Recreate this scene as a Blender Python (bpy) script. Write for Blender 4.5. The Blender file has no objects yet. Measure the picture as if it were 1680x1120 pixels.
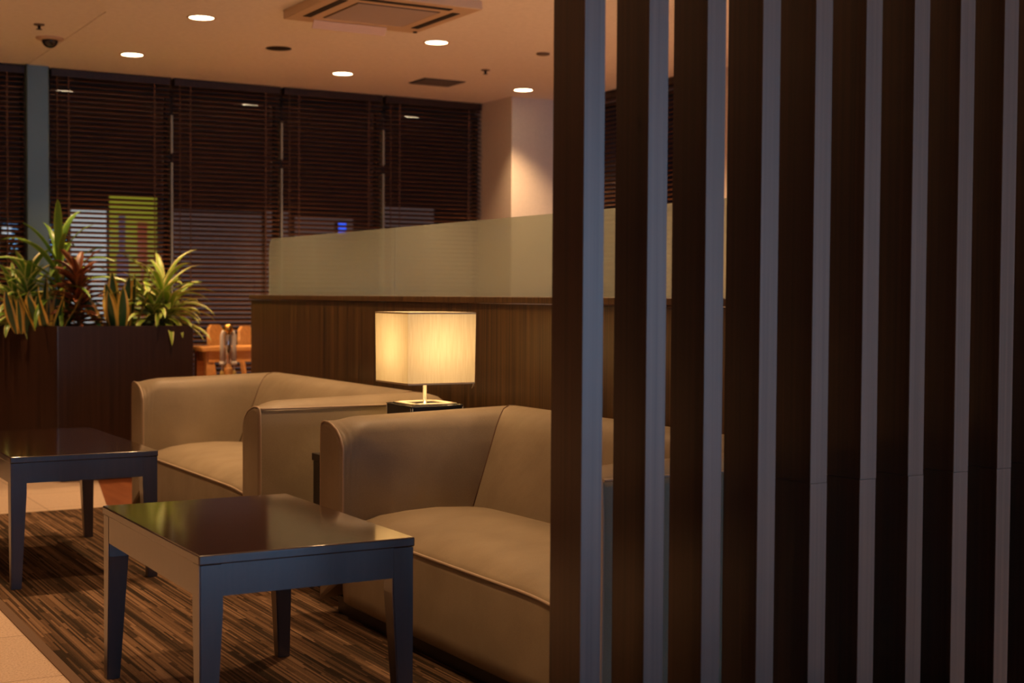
import bpy, bmesh, math, random
from mathutils import Vector, Matrix
random.seed(7)
S = bpy.context.scene
COL = S.collection
PI = math.pi

# ------------------------------------------------------------------ camera
EYE = 1.2
F_PX = 2333.0
YAW, PITCH, ROLL = math.radians(30.0), math.atan(75 / F_PX), math.radians(0.36)
fw = Vector((math.sin(YAW) * math.cos(PITCH), math.cos(YAW) * math.cos(PITCH), -math.sin(PITCH)))
rt = Vector((math.cos(YAW), -math.sin(YAW), 0))
up = rt.cross(fw)
r2 = rt * math.cos(ROLL) + up * math.sin(ROLL)
u2 = up * math.cos(ROLL) - rt * math.sin(ROLL)
cd = bpy.data.cameras.new('camera')
cam = bpy.data.objects.new('camera', cd)
COL.objects.link(cam)
m = Matrix((r2, u2, -fw)).transposed().to_4x4()
m.translation = Vector((0, 0, EYE))
cam.matrix_world = m
cd.sensor_width = 36
cd.lens = F_PX / 1680 * 36
cd.dof.use_dof = True
cd.dof.focus_distance = 4.7
cd.dof.aperture_fstop = 3.4
S.camera = cam

# ------------------------------------------------------------------ world and lights
S.view_settings.view_transform = 'Standard'
S.view_settings.look = 'None'
S.view_settings.gamma = 1
S.view_settings.exposure = 0.38
w = bpy.data.worlds.new('night'); S.world = w; w.use_nodes = True
w.node_tree.nodes['Background'].inputs[0].default_value = (0.10, 0.16, 0.30, 1)
w.node_tree.nodes['Background'].inputs[1].default_value = 0.12

CEIL = 2.8
WARM = (1.0, 0.60, 0.30)

def light(name, kind, loc, energy, color=WARM, **kw):
    d = bpy.data.lights.new(name, kind); d.energy = energy; d.color = color
    rot = kw.pop('rot', None)
    for k, v in kw.items(): setattr(d, k, v)
    o = bpy.data.objects.new(name, d); o.location = loc
    if rot: o.rotation_euler = rot
    COL.objects.link(o); return o

SPOT_W = 142
GX = [-3.5, -1.98, -0.46, 1.05, 2.57, 4.09, 5.6]
GY = [-3.94, -2.44, -0.94, 0.56, 2.06, 3.56, 5.06, 6.56, 8.06, 9.55]
VISIBLE_DOWNLIGHTS = [(2.57, 8.06), (2.57, 9.55), (4.09, 8.06), (4.09, 9.55), (5.6, 9.55)]
ALL_LIGHTS = []
for gx in GX:
    for gy in GY:
        e = SPOT_W
        if (gx, gy) in VISIBLE_DOWNLIGHTS: pass
        elif gx > 1.5 and gy < 3.0:                   # unseen dimmed downlights, added before the slatted screen to warm its fronts
            if gy > -0.5: continue
            e = SPOT_W * (0.45 if gx > 4 else 0.2)
        elif gx in (2.57,) and gy in (3.56,): continue
        elif gx < 1.2:
            if (GX.index(gx) + GY.index(gy)) % 2: continue
            e = SPOT_W * 1.05
        ALL_LIGHTS.append((gx, gy, e))
for gx, gy, e in ALL_LIGHTS:
    light('downlight_beam', 'SPOT', (gx, gy, CEIL - 0.012), e, spot_size=math.radians(98 if gx > 1.2 else 78), spot_blend=0.8, shadow_soft_size=0.06)
# dusk daylight through the window behind the camera
light('window_daylight', 'AREA', (3.7, -4.93, 1.25), 125, (0.25, 0.54, 0.95), shape='RECTANGLE', size=4.2, size_y=2.3, rot=(PI / 2, 0, 0))
# bulb in the table lamp
light('lamp_bulb', 'POINT', (2.645, 5.305, 0.985), 2.9, (1.0, 0.67, 0.34), shadow_soft_size=0.045)

# ------------------------------------------------------------------ node helpers
def mat(name):
    mt = bpy.data.materials.new(name); mt.use_nodes = True
    nt = mt.node_tree
    return mt, nt, nt.nodes['Principled BSDF']

def N(nt, typ, **kw):
    n = nt.nodes.new(typ)
    for k, v in kw.items():
        if isinstance(k, str) and k.startswith('i_'): n.inputs[k[2:]].default_value = v
        else: setattr(n, k, v)
    return n

def L(nt, a, b): nt.links.new(a, b)

def ramp(nt, fac, stops, interp='LINEAR'):
    r = nt.nodes.new('ShaderNodeValToRGB'); r.color_ramp.interpolation = interp
    e = r.color_ramp.elements
    while len(e) < len(stops): e.new(0.5)
    for i, (p, c) in enumerate(stops):
        e[i].position = p; e[i].color = (c[0], c[1], c[2], 1)
    L(nt, fac, r.inputs[0]); return r.outputs[0]

def plain(name, col, rough=0.5, metal=0.0, spec=0.5, bump=0, bscale=200):
    mt, nt, b = mat(name)
    b.inputs['Base Color'].default_value = (*col, 1)
    b.inputs['Roughness'].default_value = rough
    b.inputs['Metallic'].default_value = metal
    b.inputs['Specular IOR Level'].default_value = spec
    tc = N(nt, 'ShaderNodeTexCoord')
    nz = N(nt, 'ShaderNodeTexNoise', i_Scale=bscale, i_Detail=3.0); L(nt, tc.outputs['Object'], nz.inputs['Vector'])
    # slight unevenness of the surface colour
    mx = N(nt, 'ShaderNodeMix', data_type='RGBA'); mx.inputs[6].default_value = (*[c * 0.9 for c in col], 1); mx.inputs[7].default_value = (*[min(1, c * 1.1) for c in col], 1)
    L(nt, nz.outputs['Fac'], mx.inputs[0]); L(nt, mx.outputs[2], b.inputs['Base Color'])
    if bump:
        bp = N(nt, 'ShaderNodeBump', i_Strength=bump, i_Distance=0.002); L(nt, nz.outputs['Fac'], bp.inputs['Height']); L(nt, bp.outputs[0], b.inputs['Normal'])
    return mt

def wood(name, c1, c2, freq=(120, 120, 1.5), rough=0.35, coat=0.0, spec=0.5, per_object=False, bump=0.08):
    mt, nt, b = mat(name)
    tc = N(nt, 'ShaderNodeTexCoord')
    mp = N(nt, 'ShaderNodeMapping'); mp.inputs['Scale'].default_value = freq
    L(nt, tc.outputs['Object'], mp.inputs[0])
    vec = mp.outputs[0]
    if per_object:
        oi = N(nt, 'ShaderNodeObjectInfo')
        mm = N(nt, 'ShaderNodeMath', operation='MULTIPLY'); mm.inputs[1].default_value = 57.0; L(nt, oi.outputs['Random'], mm.inputs[0])
        ad = N(nt, 'ShaderNodeVectorMath', operation='ADD'); L(nt, vec, ad.inputs[0]); L(nt, mm.outputs[0], ad.inputs[1]); vec = ad.outputs[0]
    nz = N(nt, 'ShaderNodeTexNoise', i_Scale=1.0, i_Detail=4.0, i_Roughness=0.65); L(nt, vec, nz.inputs['Vector'])
    c = ramp(nt, nz.outputs['Fac'], [(0.33, c1), (0.66, c2)])
    L(nt, c, b.inputs['Base Color'])
    b.inputs['Roughness'].default_value = rough
    b.inputs['Specular IOR Level'].default_value = spec
    b.inputs['Coat Weight'].default_value = coat
    b.inputs['Coat Roughness'].default_value = 0.08
    bp = N(nt, 'ShaderNodeBump', i_Strength=bump, i_Distance=0.001); L(nt, nz.outputs['Fac'], bp.inputs['Height']); L(nt, bp.outputs[0], b.inputs['Normal'])
    if bump > .2: L(nt, bp.outputs[0], b.inputs['Coat Normal']); b.inputs['Coat Roughness'].default_value = 0.16
    return mt

def emit(name, col, s):
    mt, nt, b = mat(name)
    b.inputs['Base Color'].default_value = (*col, 1)
    b.inputs['Emission Color'].default_value = (*col, 1)
    b.inputs['Emission Strength'].default_value = s; b.inputs['Base Color'].default_value = (0.1, 0.1, 0.1, 1)
    return mt

M = {}
M['slat'] = wood('slat_veneer', (0.016, 0.0075, 0.004), (0.042, 0.02, 0.010), (90, 90, 0.7), 0.36, 0.0, 0.6)
M['slat_front'] = wood('slat_veneer_lit', (0.05, 0.035, 0.028), (0.10, 0.07, 0.055), (70, 70, 0.5), 0.36, 0.2, 1.0)  # lighter copy of the slat veneer; reflected window light put into the colour
M['panel'] = wood('zebra_veneer', (0.010, 0.005, 0.002), (0.15, 0.076, 0.022), (110, 110, 0.6), 0.42, 0.0, 1.0)
nt = M['panel'].node_tree; b = nt.nodes['Principled BSDF']; b.inputs['Anisotropic'].default_value = 0.9; b.inputs['Anisotropic Rotation'].default_value = 0.0; b.inputs['IOR'].default_value = 1.55
cv = N(nt, 'ShaderNodeCombineXYZ'); cv.inputs[1].default_value = 1.0; L(nt, cv.outputs[0], b.inputs['Tangent'])
M['planter'] = wood('planter_veneer', (0.018, 0.007, 0.004), (0.04, 0.017, 0.009), (80, 80, 1.0), 0.4, 0.0, 0.4)
M['table'] = wood('table_lacquer', (0.022, 0.010, 0.007), (0.048, 0.022, 0.014), (6, 90, 90), 0.13, 1.0, 1.0)
M['table_side'] = wood('table_frame_lacquer', (0.020, 0.013, 0.012), (0.032, 0.020, 0.017), (60, 60, 4), 0.28, 0.3, 1.0)
M['blind'] = wood('blind_slat_wood', (0.11, 0.042, 0.014), (0.18, 0.07, 0.025), (3, 60, 60), 0.45, 0.0, 0.4)
M['tape'] = plain('ladder_tape', (0.10, 0.042, 0.016), 0.7)
M['orange_wood'] = wood('orange_beech', (0.66, 0.28, 0.07), (0.85, 0.44, 0.14), (4, 30, 30), 0.4)
M['floor_wood'] = wood('red_plank_floor', (0.16, 0.045, 0.014), (0.26, 0.085, 0.03), (14, 1.2, 10), 0.35)
M['ceiling'] = plain('ceiling_paint', (0.84, 0.78, 0.73), 0.9, bscale=30)
M['wall'] = plain('plaster_paint', (0.70, 0.62, 0.54), 0.9, bscale=60)
M['darkwall'] = plain('dark_wall_paint', (0.10, 0.07, 0.05), 0.8)
M['warmwall'] = plain('tan_wall_paint', (0.42, 0.29, 0.19), 0.8)
M['steel'] = plain('blue_grey_steel', (0.12, 0.20, 0.25), 0.45, 0.3)
M['alu'] = plain('pale_mullion', (0.34, 0.34, 0.27), 0.4, 0.2)
M['chrome'] = plain('chrome', (0.75, 0.75, 0.78), 0.12, 1.0)
M['brass'] = plain('brass', (0.80, 0.50, 0.14), 0.25, 1.0)
M['cream'] = plain('cream_plastic', (0.80, 0.70, 0.50), 0.4)
M['white'] = plain('white_cloth', (0.78, 0.70, 0.62), 0.7)
M['gold'] = plain('gold_thread', (0.55, 0.36, 0.10), 0.55, 0.3)
M['black_leather'] = plain('black_leather', (0.010, 0.010, 0.014), 0.38, 0, 0.5, 0.4, 300)
M['black'] = plain('black_wood', (0.010, 0.008, 0.008), 0.35)
M['ac'] = plain('air_conditioner_plastic', (0.62, 0.46, 0.32), 0.5)
M['flap'] = plain('flap_plastic', (0.72, 0.52, 0.42), 0.5)
M['grille'] = plain('grille_dark', (0.16, 0.11, 0.07), 0.7)
M['void'] = plain('dark_opening', (0.012, 0.009, 0.007), 0.7)
M['soil'] = plain('potting_soil', (0.02, 0.013, 0.008), 1.0, bump=0.8, bscale=80)
M['stem'] = plain('plant_stem', (0.10, 0.09, 0.03), 0.8)
M['thread'] = plain('loose_thread', (0.7, 0.6, 0.4), 0.8)
M['stitch'] = plain('white_stitching', (0.5, 0.48, 0.42), 0.7)
M['leaf'] = plain('green_leaf', (0.12, 0.25, 0.035), 0.35, bscale=30)
M['leaf_light'] = plain('lime_leaf', (0.28, 0.44, 0.05), 0.4, bscale=30)
M['leaf_cream'] = plain('cream_leaf_margin', (0.66, 0.62, 0.24), 0.4)
M['leaf_yellow'] = plain('yellow_leaf_margin', (0.72, 0.50, 0.10), 0.4)
M['leaf_dark'] = plain('dark_green_leaf', (0.025, 0.085, 0.03), 0.35, bscale=30)
M['leaf_brown'] = plain('russet_leaf', (0.13, 0.035, 0.02), 0.4, bscale=30)
M['leaf_brown2'] = plain('rust_leaf', (0.26, 0.09, 0.03), 0.4)
M['lens'] = emit('lit_lamp_lens', (1.0, 0.80, 0.48), 9.0)
M['rim'] = plain('downlight_rim', (0.6, 0.42, 0.28), 0.5)
M['dome'] = plain('camera_dome', (0.02, 0.02, 0.02), 0.1)

# taupe upholstery
mt, nt, b = mat('taupe_leather'); M['leather'] = mt
tc = N(nt, 'ShaderNodeTexCoord')
n1 = N(nt, 'ShaderNodeTexNoise', i_Scale=420.0, i_Detail=2.0); L(nt, tc.outputs['Object'], n1.inputs['Vector'])
n2 = N(nt, 'ShaderNodeTexNoise', i_Scale=5.0, i_Detail=3.0); L(nt, tc.outputs['Object'], n2.inputs['Vector'])
ml = N(nt, 'ShaderNodeMath', operation='MULTIPLY'); ml.inputs[1].default_value = 0.5; L(nt, n1.outputs['Fac'], ml.inputs[0])
ad = N(nt, 'ShaderNodeMath', operation='ADD'); L(nt, ml.outputs[0], ad.inputs[0])
m2 = N(nt, 'ShaderNodeMath', operation='MULTIPLY'); m2.inputs[1].default_value = 0.5; L(nt, n2.outputs['Fac'], m2.inputs[0]); L(nt, m2.outputs[0], ad.inputs[1])
L(nt, ramp(nt, ad.outputs[0], [(0.3, (0.215, 0.165, 0.103)), (0.7, (0.312, 0.245, 0.156))]), b.inputs['Base Color'])
b.inputs['Roughness'].default_value = 0.48
b.inputs['Specular IOR Level'].default_value = 0.28
bp = N(nt, 'ShaderNodeBump', i_Strength=0.25, i_Distance=0.001); L(nt, n1.outputs['Fac'], bp.inputs['Height'])
bp2 = N(nt, 'ShaderNodeBump', i_Strength=0.35, i_Distance=0.02); L(nt, n2.outputs['Fac'], bp2.inputs['Height']); L(nt, bp.outputs[0], bp2.inputs['Normal'])
L(nt, bp2.outputs[0], b.inputs['Normal'])
M['piping'] = plain('piping_leather', (0.38, 0.28, 0.19), 0.45)

# frosted glass
mt = bpy.data.materials.new('frosted_glass'); mt.use_nodes = True; nt = mt.node_tree; nt.nodes.clear()
out = N(nt, 'ShaderNodeOutputMaterial')
rf = N(nt, 'ShaderNodeBsdfRefraction', i_Roughness=0.18, i_IOR=1.10); rf.inputs['Color'].default_value = (0.86, 0.92, 0.80, 1)
tl = N(nt, 'ShaderNodeBsdfTranslucent'); tl.inputs['Color'].default_value = (0.70, 0.76, 0.70, 1)
df = N(nt, 'ShaderNodeBsdfDiffuse'); df.inputs['Color'].default_value = (0.70, 0.76, 0.70, 1)
gl = N(nt, 'ShaderNodeBsdfGlossy', i_Roughness=0.2); gl.inputs['Color'].default_value = (0.8, 0.85, 0.8, 1)
a1 = N(nt, 'ShaderNodeMixShader'); a1.inputs[0].default_value = 0.5; L(nt, tl.outputs[0], a1.inputs[1]); L(nt, df.outputs[0], a1.inputs[2])
a2 = N(nt, 'ShaderNodeMixShader'); a2.inputs[0].default_value = 0.25; tp = N(nt, 'ShaderNodeBsdfTransparent'); tp.inputs[0].default_value = (0.88, 0.92, 0.84, 1); a0 = N(nt, 'ShaderNodeMixShader'); a0.inputs[0].default_value = 0.60; L(nt, rf.outputs[0], a0.inputs[1]); L(nt, tp.outputs[0], a0.inputs[2]); L(nt, a0.outputs[0], a2.inputs[1]); L(nt, a1.outputs[0], a2.inputs[2])
a3 = N(nt, 'ShaderNodeMixShader'); a3.inputs[0].default_value = 0.06; L(nt, a2.outputs[0], a3.inputs[1]); L(nt, gl.outputs[0], a3.inputs[2])
L(nt, a3.outputs[0], out.inputs[0]); M['frost'] = mt

# clear window glass
mt = bpy.data.materials.new('window_glass'); mt.use_nodes = True; nt = mt.node_tree; nt.nodes.clear()
out = N(nt, 'ShaderNodeOutputMaterial'); tr = N(nt, 'ShaderNodeBsdfTransparent'); gl = N(nt, 'ShaderNodeBsdfGlossy', i_Roughness=0.02)
a1 = N(nt, 'ShaderNodeMixShader'); a1.inputs[0].default_value = 0.08; L(nt, tr.outputs[0], a1.inputs[1]); L(nt, gl.outputs[0], a1.inputs[2]); L(nt, a1.outputs[0], out.inputs[0])
M['glass'] = mt

# lamp shade fabric
mt = bpy.data.materials.new('shade_fabric'); mt.use_nodes = True; nt = mt.node_tree; nt.nodes.clear()
out = N(nt, 'ShaderNodeOutputMaterial')
tc = N(nt, 'ShaderNodeTexCoord'); mp = N(nt, 'ShaderNodeMapping'); mp.inputs['Scale'].default_value = (260, 260, 9); L(nt, tc.outputs['Object'], mp.inputs[0])
nz = N(nt, 'ShaderNodeTexNoise', i_Scale=1.0, i_Detail=3.0); L(nt, mp.outputs[0], nz.inputs['Vector'])
c = ramp(nt, nz.outputs['Fac'], [(0.3, (0.80, 0.70, 0.46)), (0.7, (0.92, 0.84, 0.62))])
tl = N(nt, 'ShaderNodeBsdfTranslucent'); df = N(nt, 'ShaderNodeBsdfDiffuse'); L(nt, c, tl.inputs[0]); L(nt, c, df.inputs[0])
a1 = N(nt, 'ShaderNodeMixShader'); a1.inputs[0].default_value = 0.66; L(nt, tl.outputs[0], a1.inputs[1]); L(nt, df.outputs[0], a1.inputs[2]); L(nt, a1.outputs[0], out.inputs[0])
M['shade'] = mt
M['shade_trim'] = plain('shade_trim', (0.62, 0.52, 0.36), 0.8)

# carpet: blocky stripes running along Y
mt, nt, b = mat('striped_carpet'); M['carpet'] = mt
tc = N(nt, 'ShaderNodeTexCoord'); sx = N(nt, 'ShaderNodeSeparateXYZ'); L(nt, tc.outputs['Object'], sx.inputs[0])
def mth(op, a, bv=None, bl=None):
    n = N(nt, 'ShaderNodeMath', operation=op)
    L(nt, a, n.inputs[0])
    if bl is not None: L(nt, bl, n.inputs[1])
    elif bv is not None: n.inputs[1].default_value = bv
    return n.outputs[0]
def stripes(wx, ly, seed):
    xi = mth('FLOOR', mth('DIVIDE', sx.outputs[0], wx))
    xs = mth('ADD', xi, seed)
    wn = N(nt, 'ShaderNodeTexWhiteNoise', noise_dimensions='1D'); L(nt, xs, wn.inputs['W'])
    yy = mth('FLOOR', mth('ADD', mth('DIVIDE', sx.outputs[1], ly), bl=mth('MULTIPLY', wn.outputs['Value'], 13.0)))
    cb = N(nt, 'ShaderNodeCombineXYZ'); L(nt, xs, cb.inputs[0]); L(nt, yy, cb.inputs[1])
    w2 = N(nt, 'ShaderNodeTexWhiteNoise', noise_dimensions='2D'); L(nt, cb.outputs[0], w2.inputs['Vector'])
    return w2.outputs['Value']
s1 = stripes(0.0072, 0.40, 3.0); s2 = stripes(0.028, 0.9, 91.0)
mixv = mth('ADD', mth('MULTIPLY', s1, 0.6), bl=mth('MULTIPLY', s2, 0.4))
nz = N(nt, 'ShaderNodeTexNoise', i_Scale=260.0, i_Detail=2.0); L(nt, tc.outputs['Object'], nz.inputs['Vector'])
mixv = mth('ADD', mixv, bl=mth('MULTIPLY', mth('SUBTRACT', nz.outputs['Fac'], 0.5), 0.35))
col = ramp(nt, mixv, [(0.0, (0.026, 0.016, 0.009)), (0.30, (0.036, 0.022, 0.012)), (0.42, (0.075, 0.042, 0.022)), (0.58, (0.11, 0.062, 0.032)), (0.74, (0.17, 0.098, 0.052)), (1.0, (0.25, 0.15, 0.085))])
L(nt, col, b.inputs['Base Color']); b.inputs['Roughness'].default_value = 0.95; b.inputs['Specular IOR Level'].default_value = 0.1
bp = N(nt, 'ShaderNodeBump', i_Strength=0.6, i_Distance=0.004); L(nt, nz.outputs['Fac'], bp.inputs['Height']); L(nt, bp.outputs[0], b.inputs['Normal'])
M['carpet_edge'] = plain('carpet_binding', (0.13, 0.075, 0.042), 0.95, bump=0.5, bscale=250)

# speckled stone tile with thin joints
mt, nt, b = mat('granite_tile'); M['tile'] = mt
tc = N(nt, 'ShaderNodeTexCoord')
n1 = N(nt, 'ShaderNodeTexNoise', i_Scale=130.0, i_Detail=3.0, i_Roughness=0.7); L(nt, tc.outputs['Object'], n1.inputs['Vector'])
mp = N(nt, 'ShaderNodeMapping'); mp.inputs['Location'].default_value = (0.1, -0.34, 0); L(nt, tc.outputs['Object'], mp.inputs[0])
bk = N(nt, 'ShaderNodeTexBrick', offset=0.0, i_Scale=1.0); L(nt, mp.outputs[0], bk.inputs['Vector'])
bk.inputs['Mortar Size'].default_value = 0.003; bk.inputs['Brick Width'].default_value = 0.9; bk.inputs['Row Height'].default_value = 0.6
bk.inputs['Color1'].default_value = (1, 1, 1, 1); bk.inputs['Color2'].default_value = (0.93, 0.93, 0.93, 1); bk.inputs['Mortar'].default_value = (0.45, 0.4, 0.35, 1)
c = ramp(nt, n1.outputs['Fac'], [(0.30, (0.28, 0.18, 0.115)), (0.45, (0.54, 0.39, 0.27)), (0.7, (0.70, 0.54, 0.40))])
mx = N(nt, 'ShaderNodeMix', data_type='RGBA', blend_type='MULTIPLY'); mx.inputs[0].default_value = 1.0
L(nt, c, mx.inputs[6]); L(nt, bk.outputs['Color'], mx.inputs[7]); L(nt, mx.outputs[2], b.inputs['Base Color']); b.inputs['Roughness'].default_value = 0.45

# ------------------------------------------------------------------ mesh helpers
def add_box(bm, x0, x1, y0, y1, z0, z1, bev=0.0, mi=0, seg=2):
    g = bmesh.ops.create_cube(bm, size=1.0)
    vs = g['verts']
    for v in vs:
        v.co = Vector(((x0 + x1) / 2 + v.co.x * (x1 - x0), (y0 + y1) / 2 + v.co.y * (y1 - y0), (z0 + z1) / 2 + v.co.z * (z1 - z0)))
    fs = set(f for v in vs for f in v.link_faces)
    for f in fs: f.material_index = mi
    if bev > 0:
        es = set(e for v in vs for e in v.link_edges)
        r = bmesh.ops.bevel(bm, geom=list(es), offset=bev, segments=seg, affect='EDGES', profile=0.5)
        for f in r['faces']: f.material_index = mi; f.smooth = True

def add_hexa(bm, bot, top, mi=0, bev=0.0):
    """bot, top: four points each (counter-clockwise)"""
    vb = [bm.verts.new(p) for p in bot]; vt = [bm.verts.new(p) for p in top]
    fs = [bm.faces.new(vb[::-1]), bm.faces.new(vt)]
    for i in range(4): fs.append(bm.faces.new((vb[i], vb[(i + 1) % 4], vt[(i + 1) % 4], vt[i])))
    for f in fs: f.material_index = mi
    if bev:
        es = set(e for f in fs for e in f.edges)
        bmesh.ops.bevel(bm, geom=list(es), offset=bev, segments=2, affect='EDGES')

def add_lathe(bm, cx, cy, prof, n=24, mi=0):
    rings = []
    for r, z in prof:
        rings.append([bm.verts.new((cx + r * math.cos(2 * PI * k / n), cy + r * math.sin(2 * PI * k / n), z)) for k in range(n)])
    for a, b_ in zip(rings, rings[1:]):
        for k in range(n):
            f = bm.faces.new((a[k], a[(k + 1) % n], b_[(k + 1) % n], b_[k])); f.smooth = True; f.material_index = mi
    for rg, rev in ((rings[0], True), (rings[-1], False)):
        f = bm.faces.new(rg[::-1] if rev else rg); f.material_index = mi

def add_tube(bm, pts, r, n=8, mi=0, closed=False):
    pts = [Vector(p) for p in pts]; rings = []
    prev = None
    for i, p in enumerate(pts):
        a = pts[i - 1] if i > 0 else (pts[-1] if closed else p)
        c = pts[(i + 1) % len(pts)] if (i < len(pts) - 1 or closed) else p
        t = (c - a).normalized()
        if prev is None:
            ref = Vector((0, 0, 1)) if abs(t.z) < 0.9 else Vector((1, 0, 0))
            s = t.cross(ref).normalized()
        else:
            s = (prev - t * prev.dot(t)).normalized()
        prev = s; q = t.cross(s)
        rr = r[i] if isinstance(r, (list, tuple)) else r
        rings.append([bm.verts.new(p + (s * math.cos(2 * PI * k / n) + q * math.sin(2 * PI * k / n)) * rr) for k in range(n)])
    m_ = len(rings)
    for i in range(m_ if closed else m_ - 1):
        a, b_ = rings[i], rings[(i + 1) % m_]
        for k in range(n):
            f = bm.faces.new((a[k], a[(k + 1) % n], b_[(k + 1) % n], b_[k])); f.smooth = True; f.material_index = mi
    if not closed:
        bm.faces.new(rings[0][::-1]).material_index = mi; bm.faces.new(rings[-1]).material_index = mi

WORLD = {}                     # object name -> its place in the room
def obj(name, bm, mats, parent=None, origin=None, fix=True):
    """link the bmesh as ONE object; vertices are given in world space when origin is the object's place"""
    if fix: bmesh.ops.recalc_face_normals(bm, faces=bm.faces[:])
    me = bpy.data.meshes.new(name)
    if parent is not None: off = WORLD[parent.name]
    else: off = Vector(origin) if origin else Vector((0, 0, 0))
    org = Vector(origin) if origin else off
    bmesh.ops.translate(bm, verts=bm.verts[:], vec=-org)
    bm.to_mesh(me); bm.free()
    for x in (mats if isinstance(mats, (list, tuple)) else [mats]): me.materials.append(M[x])
    o = bpy.data.objects.new(name, me); COL.objects.link(o)
    if parent is not None:
        o.parent = parent; o.location = org - off
    else: o.location = org
    WORLD[o.name] = org
    return o

def thing(name, label, cat, loc, group=None):
    o = bpy.data.objects.new(name, None); COL.objects.link(o); o.empty_display_size = 0.1
    o.location = loc; o.matrix_world = Matrix.Translation(Vector(loc))
    WORLD[o.name] = Vector(loc)
    tag(o, label, cat, group); return o

def tag(o, label, cat, group=None):
    o['label'] = label; o['category'] = cat
    if group: o['group'] = group
    return o

def struct(name, bm, mats, label=None, parent=None, origin=None):
    o = obj(name, bm, mats, parent, origin)
    if parent is None: o['kind'] = 'structure'
    if label: o['label'] = label
    return o

def B(*boxes):
    bm = bmesh.new()
    for b_ in boxes: add_box(bm, *b_)
    return bm

# ------------------------------------------------------------------ room shell
X0, X1, Y0, Y1 = -6.0, 6.24, -5.0, 10.5
struct('floor', B((X0, X1 + 0.2, Y0, Y1 + 0.2, -0.1, 0.0)), 'tile', 'beige speckled stone tile floor')
bm = bmesh.new()
fl = [(2.02, 8.06), (2.33, 9.6), (2.33, 10.45), (6.2, 10.45), (6.2, 8.06)]
add = [bm.verts.new((x, y, 0.0015)) for x, y in fl]; lo = [bm.verts.new((x, y, -0.02)) for x, y in fl]
bm.faces.new(add); bm.faces.new(lo[::-1])
for i in range(5): bm.faces.new((add[i], lo[i], lo[(i + 1) % 5], add[(i + 1) % 5]))
struct('trim_1', bm, 'floor_wood', 'reddish wood floor beyond the rear sofa')
struct('ceiling', B((X0, X1 + 0.2, Y0, Y1 + 0.2, CEIL, CEIL + 0.12)), 'ceiling', 'warm lit plaster ceiling')
# slightly dropped ceiling field right of the edge line at x = 2.06
bm = bmesh.new()
pl = [(2.06, 10.45), (2.06, 8.2), (1.9, 7.75), (1.9, 2.9), (6.24, 2.9), (6.24, 10.45)]
a_ = [bm.verts.new((x, y, CEIL + 0.001)) for x, y in pl]; c_ = [bm.verts.new((x, y, CEIL - 0.006)) for x, y in pl]
bm.faces.new(a_); bm.faces.new(c_[::-1])
for i in range(6): bm.faces.new((a_[i], a_[(i + 1) % 6], c_[(i + 1) % 6], c_[i]))
struct('trim_2', bm, 'ceiling', 'thin dropped ceiling field around the downlights')
# window wall (north): sill wall, header
struct('wall_north', B((X0, X1 + 0.2, Y1 + 0.06, Y1 + 0.2, -0.05, 0.35), (X0, X1 + 0.2, Y1 + 0.06, Y1 + 0.2, 2.7, CEIL + 0.01)), 'darkwall')
struct('wall_west', B((X0 - 0.1, X0, Y0, Y1 + 0.2, -0.05, CEIL + 0.01)), 'warmwall')
# back wall with the window behind the camera
struct('wall_south', B((X0, 0.4, Y0 - 0.1, Y0, 0, CEIL), (0.4, X1 + 0.2, Y0 - 0.1, Y0, 0, 0.05), (0.4, X1 + 0.2, Y0 - 0.1, Y0, 2.45, CEIL), (6.15, X1 + 0.2, Y0 - 0.1, Y0, 0.05, 2.45)), 'warmwall')
# east wall: plaster with a window opening y 8.1..9.85
struct('wall_east', B((X1, X1 + 0.15, Y0, 7.98, 0, CEIL), (X1, X1 + 0.15, 7.98, 9.95, 0, 0.35), (X1, X1 + 0.15, 7.98, 9.95, 2.72, CEIL), (X1, X1 + 0.15, 9.95, Y1 + 0.2, 0, CEIL)), 'wall')
# plaster pillar in the corner
struct('trim_3', B((5.72, X1, 9.93, Y1 + 0.06, 0, CEIL, 0.004)), 'wall', 'beige plaster corner pillar')
# blue-grey steel column between the window bays
col = obj('trim_4', B((2.05, 2.20, 10.36, 10.5, 0, CEIL - 0.001, 0.006)), 'steel', origin=(2.125, 10.43, 0)); col['kind'] = 'structure'

# windows of the north wall: frames, mullions, panes
bays = [(0.2, 2.05), (2.22, 3.085), (3.11, 3.94), (3.97, 4.80), (4.83, 5.71)]
for i, (a, c) in enumerate(bays):
    bm = B((a - 0.015, a + 0.012, 10.50, 10.56, 0.35, 2.7, 0.003), (c - 0.012, c + 0.015, 10.50, 10.56, 0.35, 2.7, 0.003),
           (a, c, 10.50, 10.56, 0.33, 0.38, 0.003), (a, c, 10.50, 10.56, 2.66, 2.71, 0.003))
    wv = obj('window_%d' % (i + 1), bm, 'void'); wv['kind'] = 'structure'
    if i: obj('mullion_fin', B((a - 0.020, a - 0.006, 10.415, 10.50, 0.02, 2.17, 0.002), (a - 0.020, a - 0.006, 10.415, 10.50, 2.24, 2.52, 0.002)) if i > 1 else B((2.206, 2.218, 10.44, 10.50, 0.02, 2.70, 0.002)), 'alu', wv)  # pale fins stop and break where shade falls on the mullions
    obj('pane', B((a, c, 10.527, 10.533, 0.36, 2.68)), 'glass', wv)
bm = B((6.28, 6.34, 7.98, 8.02, 0.35, 2.72), (6.28, 6.34, 9.91, 9.95, 0.35, 2.72), (6.28, 6.34, 7.98, 9.95, 0.35, 0.40), (6.28, 6.34, 7.98, 9.95, 2.68, 2.72))
wv = obj('window_6', bm, 'void'); wv['kind'] = 'structure'
obj('pane', B((6.307, 6.313, 8.0, 9.93, 0.38, 2.7)), 'glass', wv)

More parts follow.
